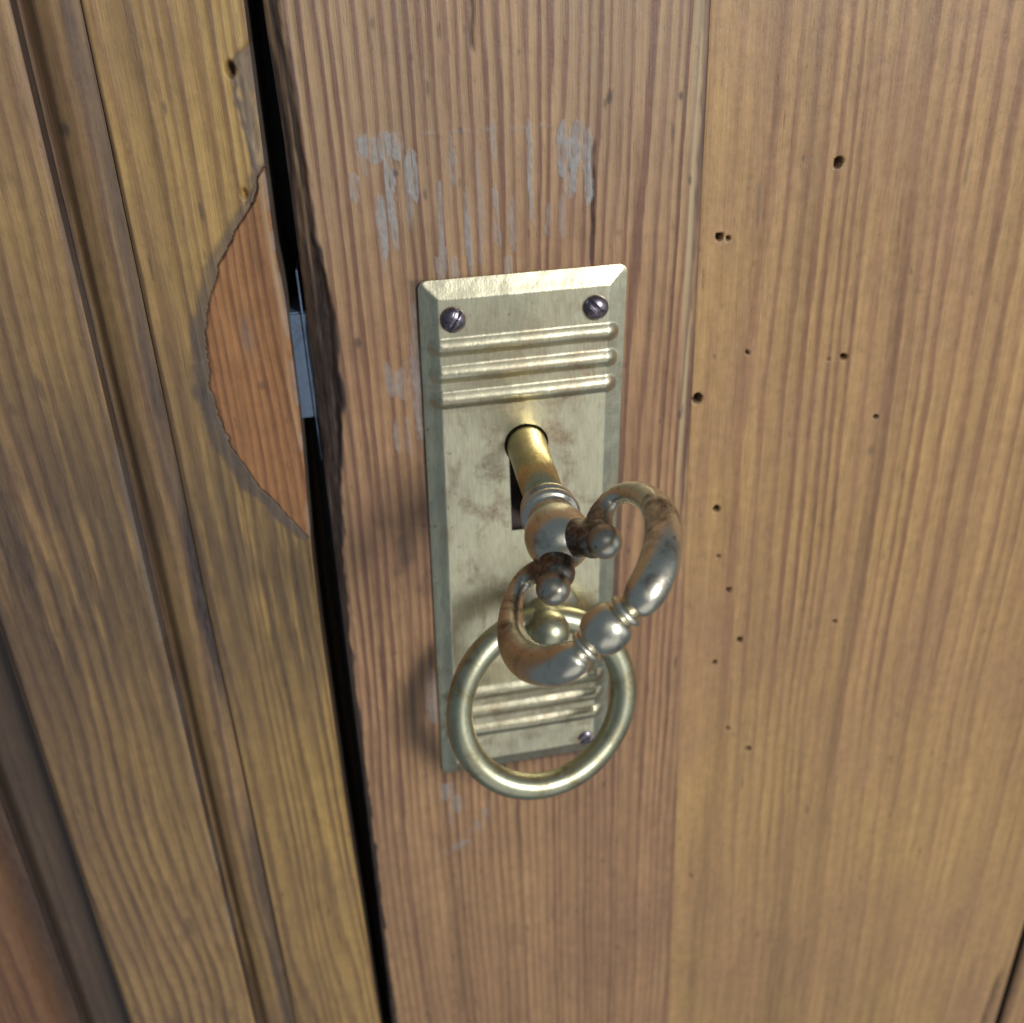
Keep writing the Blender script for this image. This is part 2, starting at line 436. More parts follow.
def stile_h(X, Z):
    d, c = stile_edge(X, Z)
    t = np.clip(1 - d / c, 0, 1)
    h = -c * (0.75 * t ** 1.6 + 0.25 * sst(0, .25, t))
    h += -(0.22 * sst(.45, .8, vn(X * 1.2, Z * .10, 11)) * sst(0, .3, t))
    h += (fbm(X * .05, Z * .02, 12) - .5) * .35 + (fbm(X * .7, Z * .05, 13) - .5) * .07
    # small chips and a crack
    h += -.55 * sst(.35, .05, np.abs(X - 34.95 + .25 * (vn(Z * .4, Z * 0, 4) - .5))) * sst(-21, -24, Z) * sst(-44, -40, Z)
    h += -.4 * sst(.4, .05, np.abs(X - 17.2 + .6 * (vn(Z * .3, Z * 0, 6) - .5))) * sst(-9.5, -7.5, Z)
    # rounded right arris at the joint
    e = interp(Z, JOINT) - X
    h += -.28 * sst(.4, 0, e) * sst(-150, -60, Z)
    h += worm_fields(X, Z)[0]
    return np.where(in_keyhole(X, Z, .5), -11.0, h)

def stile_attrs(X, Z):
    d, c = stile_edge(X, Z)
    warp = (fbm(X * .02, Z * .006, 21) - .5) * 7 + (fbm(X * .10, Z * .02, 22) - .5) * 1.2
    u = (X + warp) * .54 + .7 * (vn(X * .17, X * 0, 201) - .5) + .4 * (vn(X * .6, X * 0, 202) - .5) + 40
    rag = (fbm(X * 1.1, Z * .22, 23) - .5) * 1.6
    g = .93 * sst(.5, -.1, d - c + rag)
    streak = sst(.55, .72, vn(X * 1.7 + Z * .05, Z * .07, 24)) * sst(-60, -30, Z)
    g = g * (1 - .55 * streak)
    g = np.maximum(g, .8 * worm_fields(X, Z)[1])
    g = np.maximum(g, .8 * sst(.45, .05, np.abs(X - 34.95 + .25 * (vn(Z * .4, Z * 0, 4) - .5))) * sst(-21, -24, Z) * sst(-44, -40, Z))
    g = np.maximum(g, .8 * sst(.5, .05, np.abs(X - 17.2 + .6 * (vn(Z * .3, Z * 0, 6) - .5))) * sst(-9.5, -7.5, Z))
    # darker smudge left of the plate and scattered bruises
    smudge = np.exp(-(((X + 1) / 6) ** 2 + ((Z + 100) / 22) ** 2)) * sst(.40, .70, fbm(X * .25, Z * .12, 25))
    g = np.maximum(g, .55 * smudge)
    bru = sst(.80, .92, fbm(X * .5, Z * .22, 26, 3)) * .45
    g = np.maximum(g, bru)
    contact_shade = np.exp(-np.maximum(np.maximum(5.2 - X, X - 40.2), np.maximum(Z + 42, -144.5 - Z)).clip(0) / .35) * .6  # contact shade along the plate edge, painted into the wood
    g = np.maximum(g, contact_shade)
    line = sst(.5, .1, np.abs(X - 10.3 - (Z + 170) * .01)) * sst(-158, -161, Z) * sst(-180, -172, Z) * sst(.3, .6, vn(Z * .4, Z * 0, 71)) * .55
    g = np.maximum(g, line)
    g = np.maximum(g, in_keyhole(X, Z, 1.0) * 1.0)  # shade inside the keyhole, painted into the wood colour
    e = interp(Z, JOINT) - X
    fade = .42 * sst(-62, -15, Z + 14 * (fbm(X * .05, Z * .03, 30) - .5)) * (.4 + .6 * fbm(X * .15, Z * .03, 37))
    w = .85 * sst(2.6, 2.0, e) * sst(.9, 1.3, e) * sst(.25, .55, fbm(X * .8, Z * .03, 27)) * sst(-110, -60, Z)
    w = np.maximum(w, fade)
    g = np.maximum(g, .62 * sst(1.2, .7, e + .7 * (vn(Z * .35, Z * 0, 28) - .5)) * (.35 + .65 * fbm(X * 1.5, Z * .22, 29)) * sst(-130, -60, Z) + .25 * sst(.5, .1, e))
    return dict(ringu=u, grime_shade=np.maximum(g, nicks(X, Z, 1, 60, STILE_MARKS)), paint=paint_field(X, Z), worn=w, faint=.45 * sst(-120, -190, Z))

XS = axis_lines([(-13, -4, .25), (-4, 40, .28), (40, 53, .28)])
board('stile_board', XS, ZS_F, stile_h, 22, M['stile'], door, lambda z: interp(z, EDGE_L), lambda z: interp(z, JOINT) - .05, stile_attrs)

def panel_h(X, Z):
    h = -.12 + (fbm(X * .03, Z * .012, 41) - .5) * .4 + (fbm(X * .6, Z * .05, 42) - .5) * .05
    e = X - interp(Z, JOINT)
    h += -.10 * sst(.3, 0, e)
    h += -.9 * sst(1.1, .2, np.abs(X - 147.3 - .3 * np.sin(Z * .2))) * sst(-236, -246, Z)
    h += -2.2 * sst(1.6, 0, 151.9 - X)
    return h + worm_fields(X, Z)[0]

def panel_attrs(X, Z):
    warp = (fbm(X * .012, Z * .007, 43) - .5) * 10 + (fbm(X * .08, Z * .015, 44) - .5) * 1.6
    q = (X - 54 + warp + .012 * (Z + 60))
    u = 80 + np.where(q < 14, q * .16, 14 * .16 + (q - 14) * .40 - .0011 * np.maximum(q - 14, 0) ** 2)
    u = u + 1.3 * (vn(q * .13, q * 0, 203) - .5) + .35 * (vn(q * .5, q * 0, 204) - .5)
    g = .8 * worm_fields(X, Z)[1]
    g = np.maximum(g, .35 * sst(.80, .92, fbm(X * .5, Z * .2, 45, 3)))
    g = np.maximum(g, .7 * sst(.9, .2, np.abs(X - 147.3 - .3 * np.sin(Z * .2))) * sst(-236, -246, Z))
    g = np.maximum(g, .9 * sst(2.2, .8, 151.9 - X))
    g = np.maximum(g, .45 * sst(.45, .1, np.abs(X - 62.6 + .02 * (Z + 33))) * sst(-29, -31, Z) * sst(-39, -36, Z))
    g = np.maximum(g, .45 * sst(.45, .1, np.abs(X - 98.0)) * sst(-25, -27, Z) * sst(-34, -31, Z))
    return dict(ringu=u, grime_shade=np.maximum(g, nicks(X, Z, 2, 30)), faint=np.clip(.6 * sst(-90, -190, Z) + .5 * sst(66, 58, X), 0, .7))

XP = axis_lines([(53, 92, .3), (92, 152, .7)])
board('panel_board', XP, ZS_F, panel_h, 20, M['panel'], door, lambda z: interp(z, JOINT) - .02, lambda z: 0 * z + 151.9, panel_attrs)
XQ = axis_lines([(153.2, 230, 1.0)])
ZS_C = axis_lines([(30, -300, 1.2)])
board('panel_board', XQ, ZS_C, lambda X, Z: -.1 - 1.2 * sst(.9, 0, X - 153.1) + (fbm(X * .03, Z * .012, 46) - .5) * .4, 20, M['panel'], door,
      None, None, lambda X, Z: dict(ringu=(X + (fbm(X * .02, Z * .01, 47) - .5) * 8) * .4, grime_shade=.7 * sst(1.2, .2, X - 153.1)))

# ------------------------------------------------------------------ the left-hand door
left = thing('cabinet_door', 'golden pine cabinet door left of the gap, with reddish patch let into its edge', 'door', (-45, 0, -280))
EDGE_R = [(30, -14.6), (0, -14.7), (-20, -15.1), (-36, -15.3), (-43, -14.9), (-64, -15.2), (-91, -16.6), (-109, -17.0), (-149, -17.2), (-221, -16.8), (-300, -16.6)]
PATCH = [(-23.0, -15.2), (-25, -16.2), (-27, -17.0), (-29.0, -18.4), (-31, -19.8), (-34, -22.0), (-38, -24.6), (-43, -26.8), (-49, -28.2), (-56, -28.7), (-62.7, -28.2), (-68, -26.9), (-74, -24.6), (-80, -21.2), (-84, -18.7), (-87, -16.6)]
def patch_edge(z):
    z = np.asarray(z, float)
    return interp(z, PATCH) + (fbm(z * .28, z * 0, 210) - .5) * 1.3 + (vn(z * 1.6, z * 0, 211) - .5) * .25
def patch_x(z):
    return np.where((z < -23.2) & (z > -87), patch_edge(z), 99.0)

def cut_strip(X, Z):
    # chipped and filled arris above the patch
    lim = interp(Z, [(30, -14.5), (-6, -14.6), (-9, -17.9), (-14, -17.6), (-20, -16.8), (-24, -16.5), (-28, -18.2), (-31, -20.0), (-34, -99)])
    return X - lim + (vn(X * 1.2, Z * .7, 51) - .5) * .7

def lstile_h(X, Z):
    h = (fbm(X * .05, Z * .02, 52) - .5) * .4 + (fbm(X * .7, Z * .05, 53) - .5) * .06
    e = interp(Z, EDGE_R) - X
    h += -.9 * sst(1.1, 0, e)
    h += -.5 * sst(-.2, .5, cut_strip(X, Z)) * sst(-31, -28, Z) * sst(-5, -8, Z)
    h += -2.5 * sst(.8, .3, np.hypot(X + 17.9, (Z + 9.6) * .6)) - 1.2 * sst(.6, .2, np.hypot(X + 18.6, (Z + 26.8) * .6))
    lv = X - (-36.4)
    h += -.4 * sst(.5, 0, lv)
    px = patch_x(Z)
    return np.where(X > px + .25, -2.5, h)

def lstile_attrs(X, Z):
    warp = (fbm(X * .02, Z * .008, 54) - .5) * 9 + (fbm(X * .1, Z * .02, 55) - .5) * 1.5
    u = (X + warp + .015 * Z) * .46 + 1.2 * (vn(X * .2, X * 0, 205) - .5) + 60
    px = patch_x(Z)
    w = interp(Z, [(-22, .7), (-29, 1.2), (-40, 1.6), (-50, 2.3), (-66, 3.4), (-76, 3.0), (-84, 1.8), (-88, .8)])
    dp = px - X + (vn(X * .9, Z * .5, 56) - .5) * 1.0
    p = np.where(px < 50, .10 * sst(w + .4, w * .5, dp), 0) * (.55 + .45 * fbm(X * .6, Z * .4, 57))
    p = np.maximum(p, .20 * sst(-.1, .5, cut_strip(X, Z)) * sst(-31, -28, Z) * sst(-5, -8, Z) * (.5 + .5 * vn(X * 1.5, Z * .5, 58)))
    g = np.where(px < 50, .97 * sst(w + 1.3, w * .6, dp) * (.75 + .25 * sst(-35, -60, Z)), 0) * (.75 + .25 * fbm(X * .5, Z * .2, 59))
    g = np.maximum(g, .85 * sst(.7, .1, np.abs(cut_strip(X, Z) - .1)) * sst(-31, -28, Z) * sst(-6, -9, Z))
    g = np.maximum(g, .62 * sst(-.1, .5, cut_strip(X, Z)) * sst(-31, -28, Z) * sst(-5, -8, Z) * sst(.25, .6, fbm(X * 1.4, Z * .3, 89)))
    g = np.maximum(g, np.where(px < 50, .75 * sst(.45, .05, px - X), 0))
    g = np.maximum(g, .85 * sst(.7, .25, np.hypot(X + 17.9, (Z + 9.6) * .8)))
    low = np.exp(-((X + 20) / 5) ** 2 - ((Z + 96) / 11) ** 2) * sst(.3, .7, fbm(X * .5, Z * .1, 60))
    g = np.maximum(g, .6 * low)
    g = np.maximum(g, .95 * np.exp(-((Z + 92) / 40) ** 2) * (.35 + .65 * fbm(X * .3, Z * .03, 38)) * sst(.2, .6, fbm(X * .9, Z * .06, 39) + .15))
    g = np.maximum(g, .35 * sst(.78, .92, fbm(X * .5, Z * .25, 61, 3)))
    g = np.maximum(g, .6 * sst(.6, .1, X + 36.4))
    return dict(ringu=u, grime_shade=np.maximum(g, nicks(X, Z, 3, 40)), paint=p)

ZS_L = axis_lines([(30, 2, 1.5), (2, -110, .3), (-110, -260, .6), (-260, -300, 2)])
XL = axis_lines([(-36.4, -30, .35), (-30, -15, .26)])
board('stile_board', XL, ZS_L, lstile_h, 22, M['left'], left, None, lambda z: interp(z, EDGE_R), lstile_attrs)

# patch of reddish wood let into the edge
zs = axis_lines([(-23.4, -86.5, .35)])
tpos = np.linspace(0, 1, 46)
def patch_h(X, Z):
    e = interp(Z, EDGE_R) - X
    l = X - patch_edge(Z)
    return .12 + (fbm(X * .08, Z * .03, 62) - .5) * .25 - .8 * sst(1.3, 0, e) - .45 * sst(.5, 0, l) + (fbm(X * .8, Z * .06, 63) - .5) * .08
pb = board('wood_patch', tpos, zs, patch_h, 2.4, M['patch'], left, lambda z: np.minimum(patch_edge(z) + .1, interp(z, EDGE_R) - .1), lambda z: interp(z, EDGE_R) + .05,
      lambda X, Z: dict(ringu=(X + (fbm(X * .03, Z * .012, 64) - .5) * 5) * .72 + .01 * Z + 30,
                        grime_shade=np.maximum(.5 * sst(.7, .1, X - patch_edge(Z)), np.maximum(.6 * sst(.9, .3, np.hypot(X + 20.5, (Z + 57.3) * .8)) * .8,
                              .4 * np.exp(-((X + 21.6) / 1.0) ** 2 - ((Z + 48) / 3.4) ** 2))),
                        paint=.18 * np.exp(-((X + 21.6) / .8) ** 2 - ((Z + 49) / 3.0) ** 2) + .3 * sst(.8, .2, interp(Z, EDGE_R) - X) * sst(.45, .7, vn(Z * .35, Z * 0, 66)),
                        worn=.5 * sst(1.4, .7, interp(Z, EDGE_R) - X) * sst(.1, .6, interp(Z, EDGE_R) - X) * sst(.3, .6, vn(X * 2, Z * .1, 65)) * sst(-80, -60, Z) ))
pb['label'] = 'reddish half-moon wood patch with grey filler round it'

# bead moulding between the stile and the framing board
def bead_h(X, Z):
    t = np.clip((X + 45.6) / 8.6, 0, 1)          # 0 at the cove, 1 at the stile joint
    h = np.where(t > .34, -.15 - 1.0 * ((t - .72) / .38) ** 2 * np.where(t < .72, 1, .55), 0)
    cove = -1.15 - 2.3 * sst(.36, .05, t)
    h = np.where(t > .34, h, cove)
    h += -.2 * sst(.05, 0, 1 - t)
    return h + (fbm(X * .3, Z * .03, 67) - .5) * .25
def bead_attrs(X, Z):
    u = (X + (fbm(X * .03, Z * .012, 68) - .5) * 6) * .45
    g = .45 * sst(-42.2, -43.4, X) * (.5 + .5 * fbm(X * .3, Z * .06, 69)) + .75 * sst(-40.5, -37.8, X) * sst(.25, .7, fbm(X * .3, Z * .03, 70)) + .55 * np.exp(-((Z + 85) / 45) ** 2) * fbm(X * .4, Z * .04, 88)  # first term paints the shade of the cove, the rest is staining
    k = np.hypot(X + 43.0, (Z + 16.5) * .6)
    g = np.maximum(g, .8 * sst(2.2, .6, k + vn(X, Z * .6, 72)))
    g = np.maximum(g, .4 * sst(.76, .9, fbm(X * .6, Z * .25, 73, 3)))
    return dict(ringu=u, grime_shade=g)
XB = axis_lines([(-45.6, -36.6, .2)])
ZS_B = axis_lines([(30, 2, 1.5), (2, -260, .6), (-260, -300, 2)])
board('bead_moulding', XB, ZS_B, bead_h, 20, M['left2'], left, None, None, bead_attrs)

# framing board and the recessed panel beyond it
def frame_h(X, Z):
    h = (fbm(X * .05, Z * .02, 74) - .5) * .4 + (fbm(X * .6, Z * .05, 75) - .5) * .07
    h += -.5 * sst(.5, 0, -45.7 - X) - 1.6 * sst(1.6, 0, X + 73.4)
    return h
def frame_attrs(X, Z):
    warp = (fbm(X * .03, Z * .010, 76) - .5) * 10 + (fbm(X * .12, Z * .018, 77) - .5) * 1.4
    u = (X + warp + .02 * Z) * .40 + 20
    g = .4 * sst(.62, .90, fbm(X * .35, Z * .10, 78, 4))
    for (x, z, a, b) in ((-55.1, -55, .8, 3.2), (-60.1, -58, .7, 1.4), (-52.5, -99.5, .6, 2.4), (-54.6, -99.6, .6, 2.6), (-56.8, -99, .7, 3.0), (-59, -98.6, .8, 3.6), (-50.5, -99.6, .6, 2)):
        g = np.maximum(g, .6 * sst(1.3, .5, np.hypot((X - x + .12 * (Z - z)) / a, (Z - z) / b)))
    smear = np.exp(-((X + 56) / 9) ** 2 - ((Z + 110) / 14) ** 2) * sst(.3, .7, fbm(X * .4, Z * .12, 79))
    g = np.maximum(g, .45 * smear)
    g = np.maximum(g, 1.0 * np.exp(-((Z + 88) / 44) ** 2) * (.35 + .65 * fbm(X * .25, Z * .03, 86)) * sst(.2, .6, fbm(X * .7, Z * .06, 87) + .15))
    p = .15 * sst(.6, .1, -45.9 - X) * sst(.4, .7, vn(Z * .1, Z * 0, 80))
    return dict(ringu=u, grime_shade=np.maximum(g, nicks(X, Z, 4, 40)), paint=p)
XF = axis_lines([(-73.4, -45.7, .45)])
board('frame_board', XF, ZS_B, frame_h, 20, M['left2'], left, None, None, frame_attrs)
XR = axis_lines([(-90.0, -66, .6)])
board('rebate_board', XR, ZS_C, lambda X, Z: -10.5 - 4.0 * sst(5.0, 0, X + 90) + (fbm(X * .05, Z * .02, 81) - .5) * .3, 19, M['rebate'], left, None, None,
      lambda X, Z: dict(ringu=X * .4, grime_shade=.25 * fbm(X * .3, Z * .1, 82) + .5 * sst(2.6, .4, X + 90)))  # painted shade over the rebate, darkest at the groove
XR = axis_lines([(-170, -90.3, 1.2)])
board('recessed_panel', XR, ZS_C, lambda X, Z: -8.5 - 6 * sst(-95, -90.3, X) + (fbm(X * .04, Z * .02, 83) - .5) * .4, 19, M['recess'], left, None, None,
      lambda X, Z: dict(ringu=(X + (fbm(X * .02, Z * .01, 84) - .5) * 10) * .3, grime_shade=.8 * sst(-95, -91, X)))  # shade of the groove painted along the panel edge

# the dark carcass behind both doors
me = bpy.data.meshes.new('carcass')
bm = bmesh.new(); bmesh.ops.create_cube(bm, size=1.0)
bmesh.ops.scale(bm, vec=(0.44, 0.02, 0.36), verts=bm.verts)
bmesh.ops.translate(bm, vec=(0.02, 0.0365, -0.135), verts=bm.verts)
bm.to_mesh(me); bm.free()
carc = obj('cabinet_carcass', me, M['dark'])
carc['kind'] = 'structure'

# ------------------------------------------------------------------ lock in the door edge
def beveled_box(name, x0, x1, h0, h1, z0, z1, mat, parent, bev=0.3):
    bm = bmesh.new(); bmesh.ops.create_cube(bm, size=1.0)
    bmesh.ops.scale(bm, vec=(x1 - x0, h1 - h0, z1 - z0), verts=bm.verts)
    bmesh.ops.translate(bm, vec=((x0 + x1) / 2, -(h0 + h1) / 2, (z0 + z1) / 2), verts=bm.verts)
    bmesh.ops.bevel(bm, geom=bm.edges[:], offset=bev, segments=2, affect='EDGES')
    bmesh.ops.scale(bm, vec=(MM, MM, MM), verts=bm.verts)
    me = bpy.data.meshes.new(name); bm.to_mesh(me); bm.free()
    return obj(name, me, mat, parent)

lock = thing('mortise_lock', 'grey steel lock with its bolt shot across the dark gap between the doors', 'lock', (-12, 0, -78))
beveled_box('bolt', -18.5, -11.0, -16, -5.6, -66.0, -47.2, M['steel'], lock, .35)
beveled_box('faceplate', -13.0, -12.7, -20, -5.0, -74.0, -40.0, M['steel'], lock, .08)
beveled_box('lock_case', 14.0, 33.0, -18, -11.5, -93.0, -62.0, M['steel'], lock, .3)

# ------------------------------------------------------------------ brass escutcheon plate
esc = thing('escutcheon_plate', 'worn brass lock plate with embossed ribs, screwed to the reddish door', 'plate', (21, 0, -144))
TL, TR, BL, BR = (6.3, -41.9), (40.7, -41.3), (3.5, -144.9), (38.1, -143.0)
PW, PH = 34.4, 102.0
ns, ntt = 173, 511
sl = np.linspace(-PW / 2, PW / 2, ns); tl = np.linspace(0, PH, ntt)
Sg, Tg = np.meshgrid(sl, tl)
rc = 1.3
dz = np.minimum(Tg, PH - Tg)
shr = np.where(dz < rc, rc - np.sqrt(np.maximum(rc ** 2 - (rc - dz) ** 2, 0)), 0)
Sg = Sg * (PW / 2 - shr) / (PW / 2)
dside = PW / 2 - shr - np.abs(Sg)
def plate_height(S, T, ds):
    e = np.minimum(np.minimum(T / 3.0, (PH - T) / 3.0), ds / 3.1)
    k = np.clip(e, 0, 1)
    h = .6 + 1.15 * np.where(k < 1, k - .12 * np.sin(np.pi * k) ** 2 * .3, 1)
    h = h - .12 * sst(.88, 1.0, k) * 0
    for t0 in (10.9, 15.5, 20.1, PH - 20.0, PH - 15.4, PH - 10.8):
        L = 14.5
        ex = np.maximum(np.abs(S) - L, 0)
        d = np.hypot(ex, T - t0)
        h = h + .72 * np.clip(1 - (d / 1.55) ** 2, 0, 1) ** 1.25
    # the sheet is dished a little round the keyhole and dented by age
    h = h + .45 * np.exp(-((S) ** 2 + (T - 28.5) ** 2) / 40.0)
    h = h + (fbm(S * .12 + 9, T * .12, 91) - .5) * .28 + (fbm(S * .5, T * .4, 92) - .5) * .05
    return h
Hp = plate_height(Sg, Tg, dside)
uu = (Sg + PW / 2) / PW; vv = Tg / PH
PX = (TL[0] * (1 - uu) + TR[0] * uu) * (1 - vv) + (BL[0] * (1 - uu) + BR[0] * uu) * vv
PZ = (TL[1] * (1 - uu) + TR[1] * uu) * (1 - vv) + (BL[1] * (1 - uu) + BR[1] * uu) * vv
# keyhole: drop the faces inside, pull the rim onto the outline
inside = in_keyhole(PX, PZ)
fin = inside[:-1, :-1] | inside[1:, :-1] | inside[1:, 1:] | inside[:-1, 1:]
ii = np.arange(ns * ntt).reshape(ntt, ns)
F = np.stack([ii[:-1, :-1], ii[1:, :-1], ii[1:, 1:], ii[:-1, 1:]], -1)
keep = F[~fin]
gone = F[fin]
rimset = np.intersect1d(np.unique(keep), np.unique(gone))
ang = math.asin(KH_W / KH_R)
arc = [(KEYHOLE[0] + KH_R * math.sin(a), KEYHOLE[1] + KH_R * math.cos(a)) for a in np.linspace(-math.pi + ang, math.pi - ang, 240)]
zj = KEYHOLE[1] - KH_R * math.cos(ang)
slot = [(KEYHOLE[0] + KH_W, z) for z in np.linspace(zj, KH_BOT, 120)] + [(x, KH_BOT) for x in np.linspace(KEYHOLE[0] + KH_W, KEYHOLE[0] - KH_W, 60)] + \
       [(KEYHOLE[0] - KH_W, z) for z in np.linspace(KH_BOT, zj, 120)]
OUT = np.array(arc + slot)
vx = PX.ravel().copy(); vz = PZ.ravel().copy(); vh = Hp.ravel().copy()
rp = np.stack([vx[rimset], vz[rimset]], -1)
near = ((rp[:, None] - OUT[None]) ** 2).sum(-1).argmin(1)
vx[rimset] = OUT[near, 0]; vz[rimset] = OUT[near, 1]
V = np.stack([vx, -vh, vz], -1)
# edge walls
def boundary_edges(faces):
    e = np.concatenate([faces[:, [0, 1]], faces[:, [1, 2]], faces[:, [2, 3]], faces[:, [3, 0]]])
    key = np.sort(e, 1); code = key[:, 0].astype(np.int64) * 10 ** 7 + key[:, 1]
    _, inv, cnt = np.unique(code, return_inverse=True, return_counts=True)
    return e[cnt[inv] == 1]
be = boundary_edges(keep)
bv = np.unique(be)
lut = np.full(len(V), -1); lut[bv] = np.arange(len(bv))
top = V[bv].copy(); low = V[bv].copy()
isrim = np.isin(bv, rimset)
low[:, 1] = np.where(isrim, top[:, 1] + .8, .15)
n0 = len(V); nb = len(bv)
walls = np.stack([lut[be[:, 1]] + n0, lut[be[:, 0]] + n0, lut[be[:, 0]] + n0 + nb, lut[be[:, 1]] + n0 + nb], -1)
used = np.zeros(n0 + 2 * nb, bool); allf = np.concatenate([keep, walls]); used[allf] = True
Vall = np.concatenate([V, top, low]); remap = np.cumsum(used) - 1
pm = make_mesh('plate', Vall[used] * MM, [remap[allf]])
px_, pz_ = Vall[used][:, 0], Vall[used][:, 2]
st = np.zeros(len(px_))
for (x, z, a, b, k) in ((23.5, -50.5, 3.5, 2.6, .75), (22, -56, 6, 3.5, .7), (9.0, -73, 3.0, 7, .8), (31.5, -76, 2.2, 9, .5), (17, -98, 5, 6, .55), (14, -118, 6, 3, .6),
                       (20, -126, 9, 2.0, .6), (24, -131, 9, 2.0, .7), (18, -137, 9, 3, .6), (12, -136, 3, 3, .6), (34.5, -90, 2, 8, .4), (8, -88, 2.5, 6, .5)):
    st = np.maximum(st, k * np.exp(-((px_ - x) / a) ** 2 - ((pz_ - z) / b) ** 2))
st = np.clip(st * 1.2 * sst(.30, .78, fbm(px_ * .5, pz_ * .25, 95, 4)), 0, .55)
for t0 in (52.9, 57.5, 62.1, 124.3, 128.9, 133.5):          # darker band along each rib
    dd = np.abs(pz_ + t0 - (px_ - 22) * .016 + .9)
    st = np.maximum(st, .5 * sst(.8, .2, dd - .9) * sst(.3, .7, fbm(px_ * .3, pz_ * .4, 96)))
for (sx, sz) in ((11.5, -48.2), (35.2, -47.9), (33.6, -139.1), (8.9, -139.6)):
    st = np.maximum(st, .7 * sst(3.0, 2.0, np.hypot(px_ - sx, pz_ - sz) + vn(px_, pz_, 97)))
add_attr(pm, 'patina_shade', st)
obj('plate', pm, M['plate'], esc)

# screws
def screw_mesh(r, dome, slot_ang):
    nr, na = 16, 56
    vs = []; fs = []
    for i in range(nr + 1):
        q = i / nr
        for j in range(na):
            a = 2 * math.pi * j / na
            x = r * q * math.cos(a); z = r * q * math.sin(a)
            h = dome * math.sqrt(max(1 - (q * .97) ** 2, 0))
            w = -x * math.sin(slot_ang) + z * math.cos(slot_ang)
            if abs(w) < .34: h -= min(.55, h * .7)
            elif abs(w) < .46: h -= .12
            vs.append((x, -h, z))
    for j in range(na):
        a = 2 * math.pi * j / na
        vs.append((r * math.cos(a), .6, r * math.sin(a)))
    for i in range(nr + 1):
        for j in range(na):
            k = (j + 1) % na
            fs.append((i * na + j, i * na + k, (i + 1) * na + k, (i + 1) * na + j))
    return make_mesh('screw', np.array(vs) * MM, [fs])
for (x, z, r, d, a) in ((11.5, -48.2, 2.1, 1.5, 1.0), (35.2, -47.9, 2.1, 1.5, 2.4), (33.6, -139.1, 1.75, .9, .4), (8.9, -139.6, 1.75, .9, 1.3)):
    s = obj('screw', screw_mesh(r, d, a), M['screw'], esc)
    hh = 1.8 if z > -100 else 1.45
    s.location = Vector((x, -hh, z)) * MM

# ------------------------------------------------------------------ lathe / tube tools
def frame_from(axis):
    a = np.array(axis, float); a /= np.linalg.norm(a)
    t = np.array([0, 0, 1.0]) if abs(a[2]) < .9 else np.array([1.0, 0, 0])
    u = np.cross(t, a); u /= np.linalg.norm(u)
    return a, u, np.cross(a, u)

def lathe(name, origin, axis, prof, mat, parent, n=48, segs=None, off=0.0):
    """prof: (t, r) along the axis from origin, mm. Closed at both ends with small caps."""
    a, u, v = frame_from(axis)
    o = np.array(origin, float)
    th = np.linspace(0, 2 * np.pi, n, endpoint=False) + off
    rows = []
    for t, r in prof:
        rows.append(o + a * t + r * (np.cos(th)[:, None] * u + np.sin(th)[:, None] * v))
    V = np.concatenate(rows); k = len(prof)
    ii = np.arange(k * n).reshape(k, n); jj = np.roll(ii, -1, 1)
    F = np.stack([ii[:-1], jj[:-1], jj[1:], ii[1:]], -1).reshape(-1, 4)
    c0 = len(V); V = np.concatenate([V, [o + a * prof[0][0], o + a * prof[-1][0]]])
    T0 = np.stack([jj[0], ii[0], np.full(n, c0)], -1); T1 = np.stack([ii[-1], jj[-1], np.full(n, c0 + 1)], -1)
    return obj(name, make_mesh(name, V * MM, [F, T0, T1]), mat, parent)

def smooth_prof(pts, n=6):
    pts = np.array(pts, float); out = []
    P = np.concatenate([[2 * pts[0] - pts[1]], pts, [2 * pts[-1] - pts[-2]]])
    for i in range(1, len(P) - 2):
        for k in range(n):
            t = k / n
            out.append(.5 * (2 * P[i] + (P[i + 1] - P[i - 1]) * t + (2 * P[i - 1] - 5 * P[i] + 4 * P[i + 1] - P[i + 2]) * t ** 2 + (3 * P[i] - P[i - 1] - 3 * P[i + 1] + P[i + 2]) * t ** 3))
    out.append(pts[-1])
    return np.array(out)

def sphere_prof(c, r, n=18, stretch=1.0):
    return [(c - r * stretch * math.cos(a), max(r * math.sin(a), .02)) for a in np.linspace(0.02, math.pi - .02, n)]

